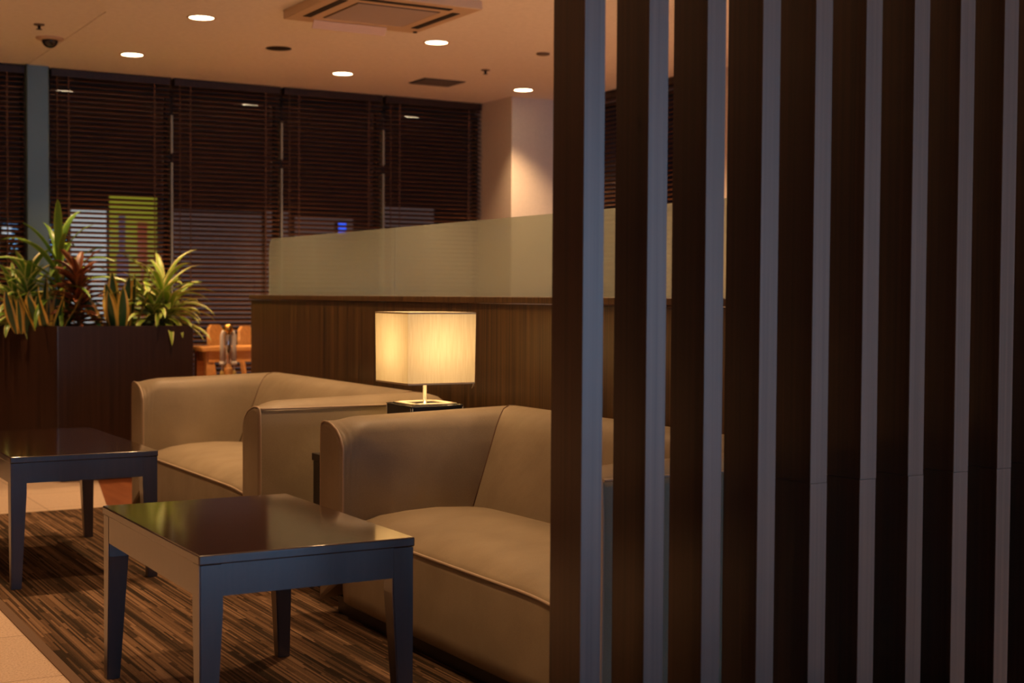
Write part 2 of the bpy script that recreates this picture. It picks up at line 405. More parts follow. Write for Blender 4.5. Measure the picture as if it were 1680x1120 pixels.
# ------------------------------------------------------------------ wooden venetian blinds
def blind(a, c, yc, label, axis='x', z0=0.10, z1=2.79, tilt=24, cords=True):
    loc = ((a + c) / 2, yc, 0) if axis == 'x' else (yc, (a + c) / 2, 0)
    t = thing('venetian_blind', label, 'blind', loc, 'brown wooden blinds along the windows')
    def place(bm):
        # builds run along local x; rotate for the east wall
        if axis == 'y':
            bmesh.ops.rotate(bm, verts=bm.verts[:], cent=(0, 0, 0), matrix=Matrix.Rotation(-PI / 2, 3, 'Z'))
        bmesh.ops.translate(bm, verts=bm.verts[:], vec=loc); return bm
    W = (c - a) / 2
    bm = bmesh.new(); ta = math.radians(tilt); n = int((z1 - 0.06 - z0) / 0.035)
    for k in range(n):
        z = z0 + 0.03 + k * 0.035
        dy, dz = 0.024 * math.cos(ta), 0.024 * math.sin(ta)
        th = 0.0014
        p = [(-dy, -dz), (dy, dz)]
        bot = [(-W, -dy, z - dz - th), (W, -dy, z - dz - th), (W, dy, z + dz - th), (-W, dy, z + dz - th)]
        top = [(x, y, zz + 2 * th) for x, y, zz in bot]
        add_hexa(bm, bot, top)
    obj('slat_stack', place(bm), 'blind', t)
    obj('head_rail', place(B((-W, W, -0.028, 0.028, z1 - 0.055, z1, 0.003))), 'planter', t)
    obj('bottom_rail', place(B((-W, W, -0.024, 0.024, z0 - 0.012, z0 + 0.008, 0.003))), 'blind', t)
    for xx in (-W + 0.12, W - 0.12):
        obj('ladder_tape', place(B((xx - 0.005, xx + 0.005, -0.030, -0.0285, z0, z1 - 0.05))), 'tape', t)
    if cords:
        obj('tilt_wand', place(B((-W + 0.035, -W + 0.043, -0.038, -0.030, 0.9, z1 - 0.05, 0.002))), 'tape', t)
    return t
blind(0.2, 2.045, 10.43, 'brown wooden blind left of the blue-grey steel column')
blind(2.225, 3.083, 10.43, 'brown wooden blind right of the steel column with yellow banner behind')
blind(3.112, 3.94, 10.43, 'brown wooden blind behind the right-hand planter plant and brass-topped post')
blind(3.97, 4.80, 10.43, 'brown wooden blind with a blue glow low behind it')
blind(4.83, 5.70, 10.43, 'dark brown wooden blind beside the beige corner pillar')
blind(8.0, 9.88, 6.20, 'brown wooden blind on the side wall seen between screen slats', 'y')

# ------------------------------------------------------------------ outside, at night
def sign(name, label, cat, x0, x1, y, z0, z1, m_, frame='darkwall', glyph=None):
    t = thing(name, label, cat, ((x0 + x1) / 2, y, z0))
    obj('sign_box', B((x0, x1, y, y + 0.08, z0, z1, 0.004)), frame, t)
    obj('lit_face', B((x0 + 0.01, x1 - 0.01, y - 0.006, y, z0 + 0.01, z1 - 0.01)), m_, t)
    return t
M['out_yellow'] = emit('banner_yellow_lit', (0.42, 0.40, 0.02), 0.40)
M['out_white'] = emit('lit_window_white', (0.60, 0.62, 0.62), 0.55)
M['out_blue'] = emit('blue_neon', (0.03, 0.12, 1.0), 0.9)
M['out_dim'] = emit('facade_glow', (0.17, 0.11, 0.10), 0.26)  # dim light on the facade, put into a glowing colour
M['out_red'] = emit('red_print', (0.30, 0.06, 0.02), 0.5)
M['out_purple'] = emit('purple_print', (0.10, 0.06, 0.10), 0.5)
M['street'] = plain('night_asphalt', (0.02, 0.02, 0.022), 0.9)
M['facade'] = plain('night_facade', (0.07, 0.045, 0.04), 0.9)

# ------------------------------------------------------------------ partition with frosted glass
PX = 3.15
t = thing('low_partition', 'long zebra-grained wood partition behind the two sofas', 'partition', (PX + 0.06, 5.87, 0))
obj('panel', B((PX, PX + 0.12, 2.90, 8.85, 0.08, 1.163, 0.002)), 'panel', t)
obj('cap_rail', B((PX - 0.012, PX + 0.132, 2.90, 8.86, 1.166, 1.196, 0.004)), 'panel', t)
obj('kick_board', B((PX + 0.01, PX + 0.11, 2.90, 8.84, 0, 0.08)), 'black', t)
def glass_panel(y0, y1, label, curved=False):
    bm = bmesh.new(); pts = []
    z0, z1, r = 1.196, 1.553, 0.07
    pts = [(y0, z0), (y1, z0)]
    if curved:
        for k in range(7):
            a = k * PI / 12
            pts.append((y1 - r + r * math.cos(a), z1 - r + r * math.sin(a)))
    else: pts.append((y1, z1))
    pts.append((y0, z1))
    xa, xb = PX + 0.055, PX + 0.065
    A = [bm.verts.new((xa, y, z)) for y, z in pts]; Bv = [bm.verts.new((xb, y, z)) for y, z in pts]
    bm.faces.new(A); bm.faces.new(Bv[::-1])
    for i in range(len(pts)): bm.faces.new((A[i], Bv[i], Bv[(i + 1) % len(pts)], A[(i + 1) % len(pts)]))
    o = obj('frosted_glass_panel', bm, 'frost', origin=(PX + 0.06, (y0 + y1) / 2, 1.196))
    tag(o, label, 'glass panel', 'frosted glass panels on the partition'); return o
glass_panel(6.795, 8.67, 'frosted glass panel with rounded top corner at the far end of partition', True)
glass_panel(4.93, 6.78, 'frosted glass panel directly above the lamp, up to the first screen slat')
glass_panel(2.95, 4.92, 'frosted glass panel seen only in slivers between the screen slats')

# ------------------------------------------------------------------ slatted screen
PITCH_S = 0.1683
for k in range(10):
    x = 1.742 + PITCH_S * k + (0.008 if k else 0)
    if k == 0: lab = 'leftmost tall dark wood slat of the screen, standing in front of the sofa'
    elif k == 9: lab = 'rightmost dark wood slat, cut off by the right edge of the photo'
    else: lab = ['', 'second', 'third', 'fourth', 'fifth', 'sixth', 'seventh', 'eighth', 'ninth'][k] + ' tall dark wood slat of the screen counted from the sofa side'
    t = thing('screen_slat', lab, 'screen slat', (x, 2.7, 0), 'tall slats of the dark wood screen')
    dx = 0.0015 * math.sin(k * 2.3) if k > 3 else 0
    g = 0.0005 if k > 3 else 0
    obj('upper_post', B((x, x + 0.0555, 2.702, 2.832, 0.734 + g, CEIL, 0)), 'slat', t, origin=(0, 0, 0))
    obj('lower_post', B((x + dx, x + 0.0555 + dx, 2.702, 2.832, 0.006, 0.734 - g, 0)), 'slat', t, origin=(0, 0, 0))
    obj('lit_front_strip', B((x + 0.0005, x + 0.055, 2.699, 2.703, 0.734 + g, CEIL)), 'slat_front', t, origin=(0, 0, 0))  # thin sheet giving the slat front its lit colour
    obj('lit_front_strip', B((x + 0.0005 + dx, x + 0.055 + dx, 2.699, 2.703, 0.006, 0.734 - g)), 'slat_front', t, origin=(0, 0, 0))

# ------------------------------------------------------------------ sofas
PZ = [.05, .18, .34, .50, .62, .69, .715, .742, .757, .761, .752, .73, .69, .60, .50, .40, .30, .16]
PV = [0, 0, -.003, -.004, -.003, 0, .004, .03, .068, .105, .150, .185, .208, .235, .255, .275, .29, .30]
PW = [0, 0, 0, 0, 0, 0, .004, .03, .07, .12, .17, .205, .235, .28, .325, .37, .39, .40]
PF = [.05, .18, .34, .50, .62, .69, .712, .722, .721, .714, .698, .672, .635, .57, .49, .40, .30, .16]   # heights at the arm front
XF, XB = 2.05, 2.92
def sofa(y0, y1, label):
    t = thing('lounge_sofa', label, 'sofa', ((XF + XB) / 2, (y0 + y1) / 2, 0), 'taupe lounge sofas along the partition')
    def arm(outer, sgn):
        """outer: y of the outer side, sgn: direction towards the seat"""
        bm = bmesh.new(); ns = 44; rows = []
        def fall(z, s): return 0.020 * (1 - s) if z > .74 else (0.010 * (1 - s) if z > .70 else 0)
        for i in range(ns + 1):
            s = (i / ns) ** 1.7; row = []
            for z, v, w_, zf in zip(PZ, PV, PW, PF):
                xe = XB - w_
                x = XF + (xe - XF) * s
                vf = min(v, .208)
                k = min(1, max(0, (x - XF - 0.01) / 0.22)); k = k * k * (3 - 2 * k)
                vv = vf + (v - vf) * k
                kz = min(1, max(0, (x - XF) / 0.11)); kz = math.sin(kz * PI / 2)
                zz = zf + (z - fall(z, s) - zf) * kz
                # soft gathers near the front edge, a few folds near the seat
                if v > .08 and z > .55: vv += 0.0045 * math.sin(x * 300 + z * 120) * max(0, 1 - (x - XF) / 0.09) * min(1, (x - XF) / .012)
                if 0.4 <= z <= .6 and v > .2: vv += 0.010 * math.exp(-((x - XF - .16 - (z - .4) * 1.2) / .035) ** 2)
                row.append(bm.verts.new((x, outer + sgn * vv, zz)))
            rows.append(row)
        for a, c in zip(rows, rows[1:]):
            for j in range(len(PZ) - 1):
                bm.faces.new((a[j], a[j + 1], c[j + 1], c[j])).smooth = True
        # front face, gently pillowed
        fr = rows[0]; ctr = []
        inner = []
        cy = outer + sgn * 0.104
        for v in fr:
            d = Vector((v.co.x - 0.012, cy + (v.co.y - cy) * 0.82, max(0.06, 0.42 + (v.co.z - 0.42) * 0.95)))
            inner.append(bm.verts.new(d))
        for j in range(len(fr) - 1): bm.faces.new((fr[j], fr[j + 1], inner[j + 1], inner[j])).smooth = True
        bm.faces.new((fr[-1], fr[0], inner[0], inner[-1]))
        bm.faces.new(inner)
        bm.faces.new([r[0] for r in rows] + [r[-1] for r in reversed(rows)])
        o = obj('armrest', bm, 'leather', t)
        # piping round the front panel
        ppts = [(XF - 0.003, outer + sgn * min(v, .208) * 1.0, z) for z, v in zip(PF, PV)]
        pb = bmesh.new(); add_tube(pb, ppts, 0.0045, 8)
        # along the outer top edge to the back corner
        p2 = [(XF + (XB - XF) * i / 12, outer - sgn * 0.001, .716) for i in range(13)]
        add_tube(pb, p2, 0.0045, 8)
        obj('piping', pb, 'piping', o)
        return o
    arm(y1, -1); arm(y0, 1)
    # back
    bm = bmesh.new(); rows = []; nb = 24
    for i in range(nb + 1):
        s = i / nb; row = []
        for z, v, w_ in zip(PZ, PV, PW):
            ya, yb = y0 + v, y1 - v
            bulge = 0.012 * math.sin(PI * s) if w_ > .1 else 0
            row.append(bm.verts.new((XB - w_ - bulge, ya + (yb - ya) * s, z)))
        rows.append(row)
    for a, c in zip(rows, rows[1:]):
        for j in range(len(PZ) - 1): bm.faces.new((a[j], a[j + 1], c[j + 1], c[j])).smooth = True
    bm.faces.new([r[0] for r in rows] + [r[-1] for r in reversed(rows)])
    bk_ = obj('backrest', bm, 'leather', t)
    # corner seams
    for outer, sgn in ((y1, -1), (y0, 1)):
        pb = bmesh.new()
        pts = [(XB - w_ - 0.001, outer + sgn * (v + 0.001), z + 0.001) for z, v, w_ in list(zip(PZ, PV, PW))[8:16]]
        add_tube(pb, pts, 0.0022, 6)
        obj('corner_seam', pb, 'tape', bk_)
    # seat: crowned cushion wrapped to the front, from arm to arm
    bm = bmesh.new(); ya, yb = y0 + .200, y1 - .200
    prof = [(XF + .30, .06), (XF + .02, .06), (XF + .004, .075), (XF, .12), (XF - .002, .22), (XF - .001, .32), (XF - .002, .350), (XF + .015, .364), (XF + .05, .382), (XF + .12, .402), (XF + .22, .413), (XF + .34, .417), (XF + .46, .410), (XF + .56, .396)]
    rows = []; ny = 28
    for i in range(ny + 1):
        s = i / ny; row = []
        edge = min(1, min(s, 1 - s) * ny / 4.0); e2 = math.sin(edge * PI / 2)
        for j, (x, z) in enumerate(prof):
            zz = z
            yy = ya + (yb - ya) * s
            if j >= 6: zz = z - (1 - e2) * (0.022 if j > 6 else 0.012) + (0.010 * math.sin(PI * s) if j > 7 else 0)
            if j >= 8: yy = (y0 + .22) + (yb - ya - .04) * s if s in (0, 1) else yy
            row.append(bm.verts.new((x, yy, zz)))
        rows.append(row)
    for a, c in zip(rows, rows[1:]):
        for j in range(len(prof) - 1): bm.faces.new((a[j], a[j + 1], c[j + 1], c[j])).smooth = True
    bm.faces.new(rows[0]); bm.faces.new(rows[-1][::-1])
    pts = [r[6].co.copy() + Vector((-0.003, 0, 0)) for r in rows]
    se = obj('seat', bm, 'leather', t)
    pb = bmesh.new(); add_tube(pb, pts, 0.005, 8)
    obj('piping', pb, 'piping', se)
    obj('plinth', B((XF + 0.05, XB - 0.04, y0 + .04, y1 - .04, 0, 0.065)), 'black', t)
    return t
sofa(3.07, 4.975, 'taupe leather sofa nearest the screen, in front of the table lamp')
sofa(5.635, 7.615, 'taupe leather sofa farther back, beside the dark planter box')

# ------------------------------------------------------------------ side table and lamp
t = thing('side_table', 'black side table squeezed between the two sofas under the lamp', 'side table', (2.56, 5.29, 0))
obj('tabletop', B((2.20, 2.92, 5.03, 5.45, 0.515, 0.546, 0.003)), 'black', t)
obj('body', B((2.205, 2.915, 5.035, 5.445, 0.0, 0.513, 0.002)), 'black', t)
LX, LY = 2.645, 5.305
t = thing('table_lamp', 'lit table lamp with square cream fabric shade on black leather base', 'lamp', (LX, LY, 0.546))
bs = obj('base', B((LX - .12, LX + .12, LY - .12, LY + .12, 0.546, 0.742, 0.004)), 'black_leather', t)
for sx_ in (-1, 1):
    for sy_ in (-1, 1):
        bm = bmesh.new()
        cx, cy = LX + sx_ * .1205, LY + sy_ * .1205
        add_tube(bm, [(cx - sx_ * .006, cy, .55), (cx - sx_ * .006, cy, .735)], 0.0008, 5)
        add_tube(bm, [(cx, cy - sy_ * .006, .55), (cx, cy - sy_ * .006, .735)], 0.0008, 5)
        obj('stitching', bm, 'stitch', bs)
bm = bmesh.new()
add_tube(bm, [(LX - .12, LY - .12, .743), (LX + .12, LY - .12, .743), (LX + .12, LY + .12, .743), (LX - .12, LY + .12, .743)], 0.0018, 6, closed=True)
obj('top_edge', bm, 'chrome', bs)
bm = B((LX - .10, LX + .10, LY - .10, LY - .072, .743, .751, .003), (LX - .10, LX - .072, LY - .10, LY + .10, .743, .751, .003), (LX + .072, LX + .10, LY - .10, LY + .10, .743, .751, .003), (LX - .10, LX + .10, LY + .072, LY + .10, .743, .751, .003))
obj('base_frame', bm, 'cream', t)
bm = bmesh.new(); add_lathe(bm, LX, LY, [(.03, .743), (.03, .743), (.008, .746), (.008, .93), (.018, .935), (.018, .96), (.012, .962)], 20)
obj('stem', bm, 'chrome', t)
sh = bmesh.new(); a, zt, zb = .156, 1.124, .832; b2 = .153
def wall4(bm, ht, hb, z0, z1, th=.0012, mi=0):
    for q in range(4):
        R_ = Matrix.Rotation(q * PI / 2, 3, 'Z')
        pts = [R_ @ Vector(p) for p in [(-hb, -hb, z0), (hb, -hb, z0), (ht, -ht, z1), (-ht, -ht, z1)]]
        bm.faces.new([bm.verts.new(Vector((LX, LY, 0)) + p) for p in pts]).material_index = mi
wall4(sh, a, b2, zb, zt)
shade = obj('shade', sh, 'shade', t)
for z0, z1, h in ((zt - .006, zt + .001, a + .001), (zb - .001, zb + .006, b2 + .001)):
    bm = bmesh.new()
    for q in range(4):
        R_ = Matrix.Rotation(q * PI / 2, 3, 'Z')
        lo_ = [(-h, -h, z0), (h, -h, z0), (h, -h + .002, z0), (-h, -h + .002, z0)]
        hi_ = [(x, y, z1) for x, y, z in lo_]
        add_hexa(bm, [R_ @ Vector(p) + Vector((LX, LY, 0)) for p in lo_], [R_ @ Vector(p) + Vector((LX, LY, 0)) for p in hi_])
    obj('trim_band', bm, 'shade_trim', shade)
bm = bmesh.new()
for q in range(2):
    dx_, dy_ = (a - .002, 0) if q == 0 else (0, a - .002)
    add_tube(bm, [(LX - dx_, LY - dy_, 1.10), (LX + dx_, LY + dy_, 1.10)], .0015, 6)
add_tube(bm, [(LX, LY, .955), (LX + .045, LY, .99), (LX + .045, LY, 1.06), (LX, LY, 1.10)], .0015, 6)
obj('shade_carrier', bm, 'chrome', t)
bm = bmesh.new(); add_tube(bm, [(LX + .148, LY - .15, .832), (LX + .144, LY - .152, .822), (LX + .141, LY - .15, .812)], .0007, 5)
add_tube(bm, [(LX + .151, LY - .15, .832), (LX + .150, LY - .152, .826), (LX + .152, LY - .15, .820)], .0007, 5)
obj('loose_thread', bm, 'thread', shade)

# ------------------------------------------------------------------ coffee tables
def coffee_table(x0, x1, y0, y1, label):
    H = .535
    t = thing('coffee_table', label, 'table', ((x0 + x1) / 2, (y0 + y1) / 2, 0), 'dark lacquered coffee tables on the rug')
    bm = B((x0, x1, y0, y1, H - .026, H, .004))
    bm.normal_update()
    for f in bm.faces:
        if abs(f.normal.z) < .5: f.material_index = 1
    obj('tabletop', bm, ['table', 'table_side'], t)
    bm = B((x0 + .06, x1 - .06, y0 + .004, y0 + .03, H - .108, H - .026), (x0 + .06, x1 - .06, y1 - .03, y1 - .004, H - .108, H - .026),
           (x0 + .004, x0 + .03, y0 + .06, y1 - .06, H - .108, H - .026), (x1 - .03, x1 - .004, y0 + .06, y1 - .06, H - .108, H - .026))
    obj('apron', bm, 'table_side', t)
    for sx_, ax in ((1, x0 + .003), (-1, x1 - .003)):
        for sy_, ay in ((1, y0 + .003), (-1, y1 - .003)):
            bm = bmesh.new()
            W_, w0 = .062, .040
            def q(ws, z): return [(ax, ay, z), (ax + sx_ * ws, ay, z), (ax + sx_ * ws, ay + sy_ * ws, z), (ax, ay + sy_ * ws, z)]
            v1 = [bm.verts.new(p) for p in q(w0, 0)]; v2 = [bm.verts.new(p) for p in q(W_, H - .15)]; v3 = [bm.verts.new(p) for p in q(W_, H - .027)]
            for A_, C_ in ((v1, v2), (v2, v3)):
                for i in range(4): bm.faces.new((A_[i], A_[(i + 1) % 4], C_[(i + 1) % 4], C_[i]))
            bm.faces.new(v1); bm.faces.new(v3)
            bmesh.ops.recalc_face_normals(bm, faces=bm.faces[:])
            bmesh.ops.bevel(bm, geom=[e for e in bm.edges if abs((e.verts[0].co - e.verts[1].co).z) > .02], offset=.003, segments=2, affect='EDGES')
            obj('leg', bm, 'table_side', t)
    return t
coffee_table(1.10, 1.705, 3.475, 4.445, 'dark coffee table in the foreground, in front of the near sofa')
coffee_table(1.10, 1.70, 5.92, 7.08, 'dark coffee table farther back, cut off by the left edge')

# ------------------------------------------------------------------ rug
t = thing('striped_rug', 'brown striped rug under the coffee tables and sofas', 'rug', (2.6, 4.0, 0))
obj('pile', B((1.035, 3.14, 0.0, 8.0, 0.0, 0.005)), 'carpet', t)
obj('binding', B((1.0, 1.035, 0.0, 8.0, 0.0, 0.0048, .001)), 'carpet_edge', t)

for o in COL.objects:
    if o.parent is None and o.name.split('.')[0] in ('lounge_sofa', 'coffee_table', 'side_table', 'table_lamp'): o.location.z += 0.0055

# ------------------------------------------------------------------ planter
PA, PB_, PC, PD, PT = 2.0, 2.872, 9.0, 10.0, .99
t = thing('planter_box', 'tall dark wood planter box holding the row of plants', 'planter', ((PA + PB_) / 2, 9.5, 0))
def prism(pts, z0, z1, bm=None):
    bm = bm or bmesh.new()
    a_ = [bm.verts.new((x, y, z0)) for x, y in pts]; c_ = [bm.verts.new((x, y, z1)) for x, y in pts]; n = len(pts)
    bm.faces.new(a_[::-1]); bm.faces.new(c_)
    for i in range(n): bm.faces.new((a_[i], a_[(i + 1) % n], c_[(i + 1) % n], c_[i]))
    return bm
OUT = [(2.0, 9.19), (2.872, 9.19), (2.872, 10.12), (1.70, 10.12)]
INN = [(2.017, 9.21), (2.852, 9.21), (2.852, 10.10), (1.727, 10.10)]
bm = bmesh.new()
for i in range(4):
    j = (i + 1) % 4
    prism([OUT[i], OUT[j], INN[j], INN[i]], .05, PT, bm)
bmesh.ops.remove_doubles(bm, verts=bm.verts[:], dist=1e-5)
obj('box', bm, 'planter', t)
obj('corner_trim', B((1.996, 2.004, 9.186, 9.194, .05, PT)), 'table_side', t)
obj('soil', prism(INN, PT - .07, PT - .045), 'soil', t)
obj('plinth', B((PA + .02, PB_ - .02, PC + .21, PD - .02, 0, .05)), 'black', t)
SOIL = PT - .045

def leaf(bm, base, az, length, width, elev, droop, mi=(0, 1), twist=0.0, n=9, margin=0.28, wob=0.0):
    """arching ribbon leaf: 4 columns, outer or middle ones in the second material"""
    p = Vector(base); e = elev; rows = []
    for i in range(n + 1):
        s = i / n
        wdt = width * (math.sin(PI * min(1, (s * .86 + .12))) ** .75) * (1 if s < .98 else .25) / 2
        d = Vector((math.cos(az) * math.cos(e), math.sin(az) * math.cos(e), math.sin(e)))
        sd = Vector((-math.sin(az), math.cos(az), 0))
        sd = Matrix.Rotation(twist * s, 3, d) @ sd
        nrm = d.cross(sd)
        row = []
        for c, f in ((-1, 0), (-(1 - margin * 2), .5), (0, 1), ((1 - margin * 2), .5), (1, 0)):
            row.append(bm.verts.new(p + sd * wdt * c - nrm * wdt * .35 * f))
        rows.append(row)
        p = p + d * (length / n); e -= droop / n * (0.4 + 1.2 * s); az += wob / n
    for a_, c_ in zip(rows, rows[1:]):
        for j in range(4):
            f = bm.faces.new((a_[j], a_[j + 1], c_[j + 1], c_[j])); f.smooth = True
            f.material_index = mi[1] if j in (0, 3) else mi[0]

def dracaena(x, y, h, label, mats, nl=46, seed=1, spread=1.0, group=None, L_=(.28, .42), heads=None):
    rnd = random.Random(seed)
    t = thing('potted_dracaena', label, 'plant', (x, y, SOIL), group)
    bs_ = bmesh.new(); bl = bmesh.new()
    heads = heads or [(0, 0, h)]
    for hx, hy, hz in heads:
        add_tube(bs_, [(x, y, SOIL - .02), (x + hx * .4, y + hy * .4, SOIL + hz * .5), (x + hx, y + hy, SOIL + hz)], [.012, .010, .007], 7)
        for k in range(nl):
            f = k / nl
            zz = SOIL + hz * (.22 + .78 * f)
            az = k * 2.399 + rnd.uniform(-.3, .3)
            el = math.radians(12 + 62 * f ** 1.5 + rnd.uniform(-8, 8))
            ln = rnd.uniform(*L_) * (1 - .25 * abs(f - .6)) * spread
            leaf(bl, (x + hx * (.4 + .6 * f), y + hy * (.4 + .6 * f), zz), az, ln, rnd.uniform(.034, .058), el, math.radians(rnd.uniform(70, 130) * (1.15 - .55 * f)), twist=rnd.uniform(-.5, .5), margin=.14)
    obj('stem', bs_, 'stem', t); obj('foliage', bl, mats, t, fix=False)
    return t

def sansevieria(x, y, label, seed, n=8, h=(.26, .42), rx=.09, group=None, w=.06):
    rnd = random.Random(seed)
    t = thing('potted_snake_plant', label, 'plant', (x, y, SOIL), group)
    bl = bmesh.new()
    for k in range(n):
        a = k * 2.399
        rr = rx * math.sqrt((k + .5) / n)
        leaf(bl, (x + rr * math.cos(a), y + rr * .7 * math.sin(a), SOIL - .01), a + rnd.uniform(-.5, .5), rnd.uniform(*h), rnd.uniform(w * .8, w * 1.2), math.radians(rnd.uniform(62, 86)), math.radians(rnd.uniform(-22, 16)), mi=(0, 1), twist=rnd.uniform(-1.4, 1.4), margin=.2)
    obj('foliage', bl, ['leaf_dark', 'leaf_yellow'], t, fix=False)
    return t
YP = 9.42
G_ = 'variegated plants in the planter box'
dracaena(2.72, YP, .42, 'bushy variegated dracaena at the right end of the planter', ['leaf_light', 'leaf_cream'], 36, 3, 1.0, G_, (.24, .44), [(0.02, 0, .30), (.07, .02, .15), (-.06, 0, .16)])
sansevieria(2.43, YP - .06, 'snake plant with yellow leaf margins just left of the right-hand dracaena', 5, 10, (.28, .42), .10, G_, .082)
def cordyline(x, y, label, seed):
    rnd = random.Random(seed)
    t = thing('potted_croton', label, 'plant', (x, y, SOIL))
    bs_ = bmesh.new(); bl = bmesh.new()
    add_tube(bs_, [(x, y, SOIL - .02), (x + .01, y, SOIL + .25), (x, y, SOIL + .45)], [.014, .012, .008], 7)
    for k in range(70):
        f = k / 70; az = k * 2.399 + rnd.uniform(-.3, .3)
        leaf(bl, (x, y, SOIL + .04 + .34 * f), az, rnd.uniform(.12, .24), rnd.uniform(.035, .055), math.radians(10 + 55 * f + rnd.uniform(-10, 10)), math.radians(rnd.uniform(30, 80)), mi=(0, 1), twist=rnd.uniform(-.8, .8))
    obj('stem', bs_, 'stem', t); obj('foliage', bl, ['leaf_brown', 'leaf_brown2'], t, fix=False)
cordyline(2.17, YP - .03, 'dark russet-leaved plant between the green plants in the planter', 8)
dracaena(2.10, YP + .20, .5, 'tall arching green dracaena rising behind the russet plant', ['leaf', 'leaf_light'], 30, 11, 1.15, G_, (.34, .50), [(0, 0, .50)])
sansevieria(2.02, YP + .02, 'snake plant with broad yellow-edged leaves at the front left planter corner', 15, 11, (.26, .42), .11, G_, .08)
dracaena(1.93, YP + .36, .4, 'variegated dracaena at the left end of the planter, cut off by the frame', ['leaf', 'leaf_cream'], 42, 23, 1.0, G_, (.26, .40), [(0, 0, .34), (-.06, .1, .20)])
sansevieria(1.88, YP + .16, 'snake plant leaning at the far left edge of the photo', 33, 9, (.22, .36), .08, G_, .06)

# ------------------------------------------------------------------ second planter section to the left
# ------------------------------------------------------------------ restaurant corner
def dining_chair(x, y, ang, label):
    t = thing('dining_chair', label, 'chair', (x, y, 0), 'orange wooden dining chairs by the window')
    R_ = Matrix.Rotation(ang, 3, 'Z')
    def put(bm):
        bmesh.ops.rotate(bm, verts=bm.verts[:], cent=(0, 0, 0), matrix=R_); bmesh.ops.translate(bm, verts=bm.verts[:], vec=(x, y, 0)); return bm
    obj('seat', put(B((-.18, .18, -.18, .18, .44, .475, .01))), 'orange_wood', t)
    for sx_ in (-1, 1):
        for sy_ in (-1, 1):
            bm = bmesh.new(); cx, cy = sx_ * .17, sy_ * .17
            add_hexa(bm, [(cx - .013 + sx_ * .02, cy - .013, 0), (cx + .013 + sx_ * .02, cy - .013, 0), (cx + .013 + sx_ * .02, cy + .013, 0), (cx - .013 + sx_ * .02, cy + .013, 0)],
                     [(cx - .018, cy - .018, .44), (cx + .018, cy - .018, .44), (cx + .018, cy + .018, .44), (cx - .018, cy + .018, .44)])
            obj('leg', put(bm), 'orange_wood', t)
    # backrest: solid rounded crest panel on two posts with an open slot below
    bm = bmesh.new()
    pts = [(-.17, .47), (-.13, .47), (-.13, .74), (-.10, .80), (.10, .80), (.13, .74), (.13, .47), (.17, .47), (.175, .74), (.16, .87), (.125, .945), (.07, .972), (-.07, .972), (-.125, .945), (-.16, .87), (-.175, .74)]
    def yb(z): return .17 + (z - .47) * .16
    A_ = [bm.verts.new((px, yb(pz), pz)) for px, pz in pts]; C_ = [bm.verts.new((px, yb(pz) + .022, pz)) for px, pz in pts]
    bm.faces.new(A_); bm.faces.new(C_[::-1])
    for i in range(len(pts)): bm.faces.new((A_[i], C_[i], C_[(i + 1) % len(pts)], A_[(i + 1) % len(pts)]))
    obj('backrest', put(bm), 'orange_wood', t)
dining_chair(3.57, 10.10, math.radians(50), 'orange wooden dining chair left of the brass-topped post')
dining_chair(3.63, 9.60, math.radians(50), 'orange wooden dining chair right of the brass-topped post')
def dining_table(x0, x1, y0, y1, z, label):
    t = thing('dining_table', label, 'table', ((x0 + x1) / 2, (y0 + y1) / 2, 0))
    obj('tabletop', B((x0, x1, y0, y1, z - .03, z, .004)), 'orange_wood', t)
    obj('apron', B((x0 + .05, x1 - .05, y0 + .03, y1 - .03, z - .10, z - .03)), 'orange_wood', t)
    for a in (x0 + .04, x1 - .09):
        for c in (y0 + .04, y1 - .09): obj('leg', B((a, a + .05, c, c + .05, 0, z - .03)), 'orange_wood', t)
dining_table(2.90, 4.3, 9.08, 9.42, .85, 'orange wooden dining table behind the planter')
# post with brass ball, white covers and tassels
px, py = 3.03, 8.95
t = thing('ornamental_post', 'brass ball topped post with white cloth bands and gold tassels', 'post', (px, py, 0))
bm = bmesh.new(); add_lathe(bm, px, py, [(.10, 0), (.10, .02), (.03, .03), (.028, .70), (.03, .72)], 20); obj('pole', bm, 'orange_wood', t)
bm = bmesh.new(); add_lathe(bm, px, py, [(.022, .72), (.022, .93), (.016, .94)], 16); obj('neck', bm, 'chrome', t)
bm = bmesh.new(); add_lathe(bm, px, py, [(.012, .935), (.022, .942)] + [(.033 * math.sin(a), .973 - .033 * math.cos(a)) for a in [.6 + i * .25 for i in range(10)]] + [(.004, 1.006)], 20); obj('ball', bm, 'brass', t)
for s in (-1, 1):
    bm = bmesh.new(); x = px + s * .041
    add_tube(bm, [(px + s * .015, py, .945), (x - s * .008, py, .955), (x, py, .93), (x, py, .86), (x, py, .75)], [.011, .013, .013, .014, .016], 10)
    bd = obj('white_band', bm, 'white', t)
    bm = bmesh.new(); add_lathe(bm, x, py, [(.018, .735), (.021, .75), (.017, .76)], 12); 
    add_tube(bm, [(x, py, .735), (x + s * .002, py, .69)], .004, 6); obj('cord', bm, 'white', bd)
    bm = bmesh.new(); add_lathe(bm, x, py, [(.008, .70), (.016, .685), (.013, .665), (.018, .655), (.022, .52), (.020, .515)], 12); obj('tassel', bm, 'gold', bd)

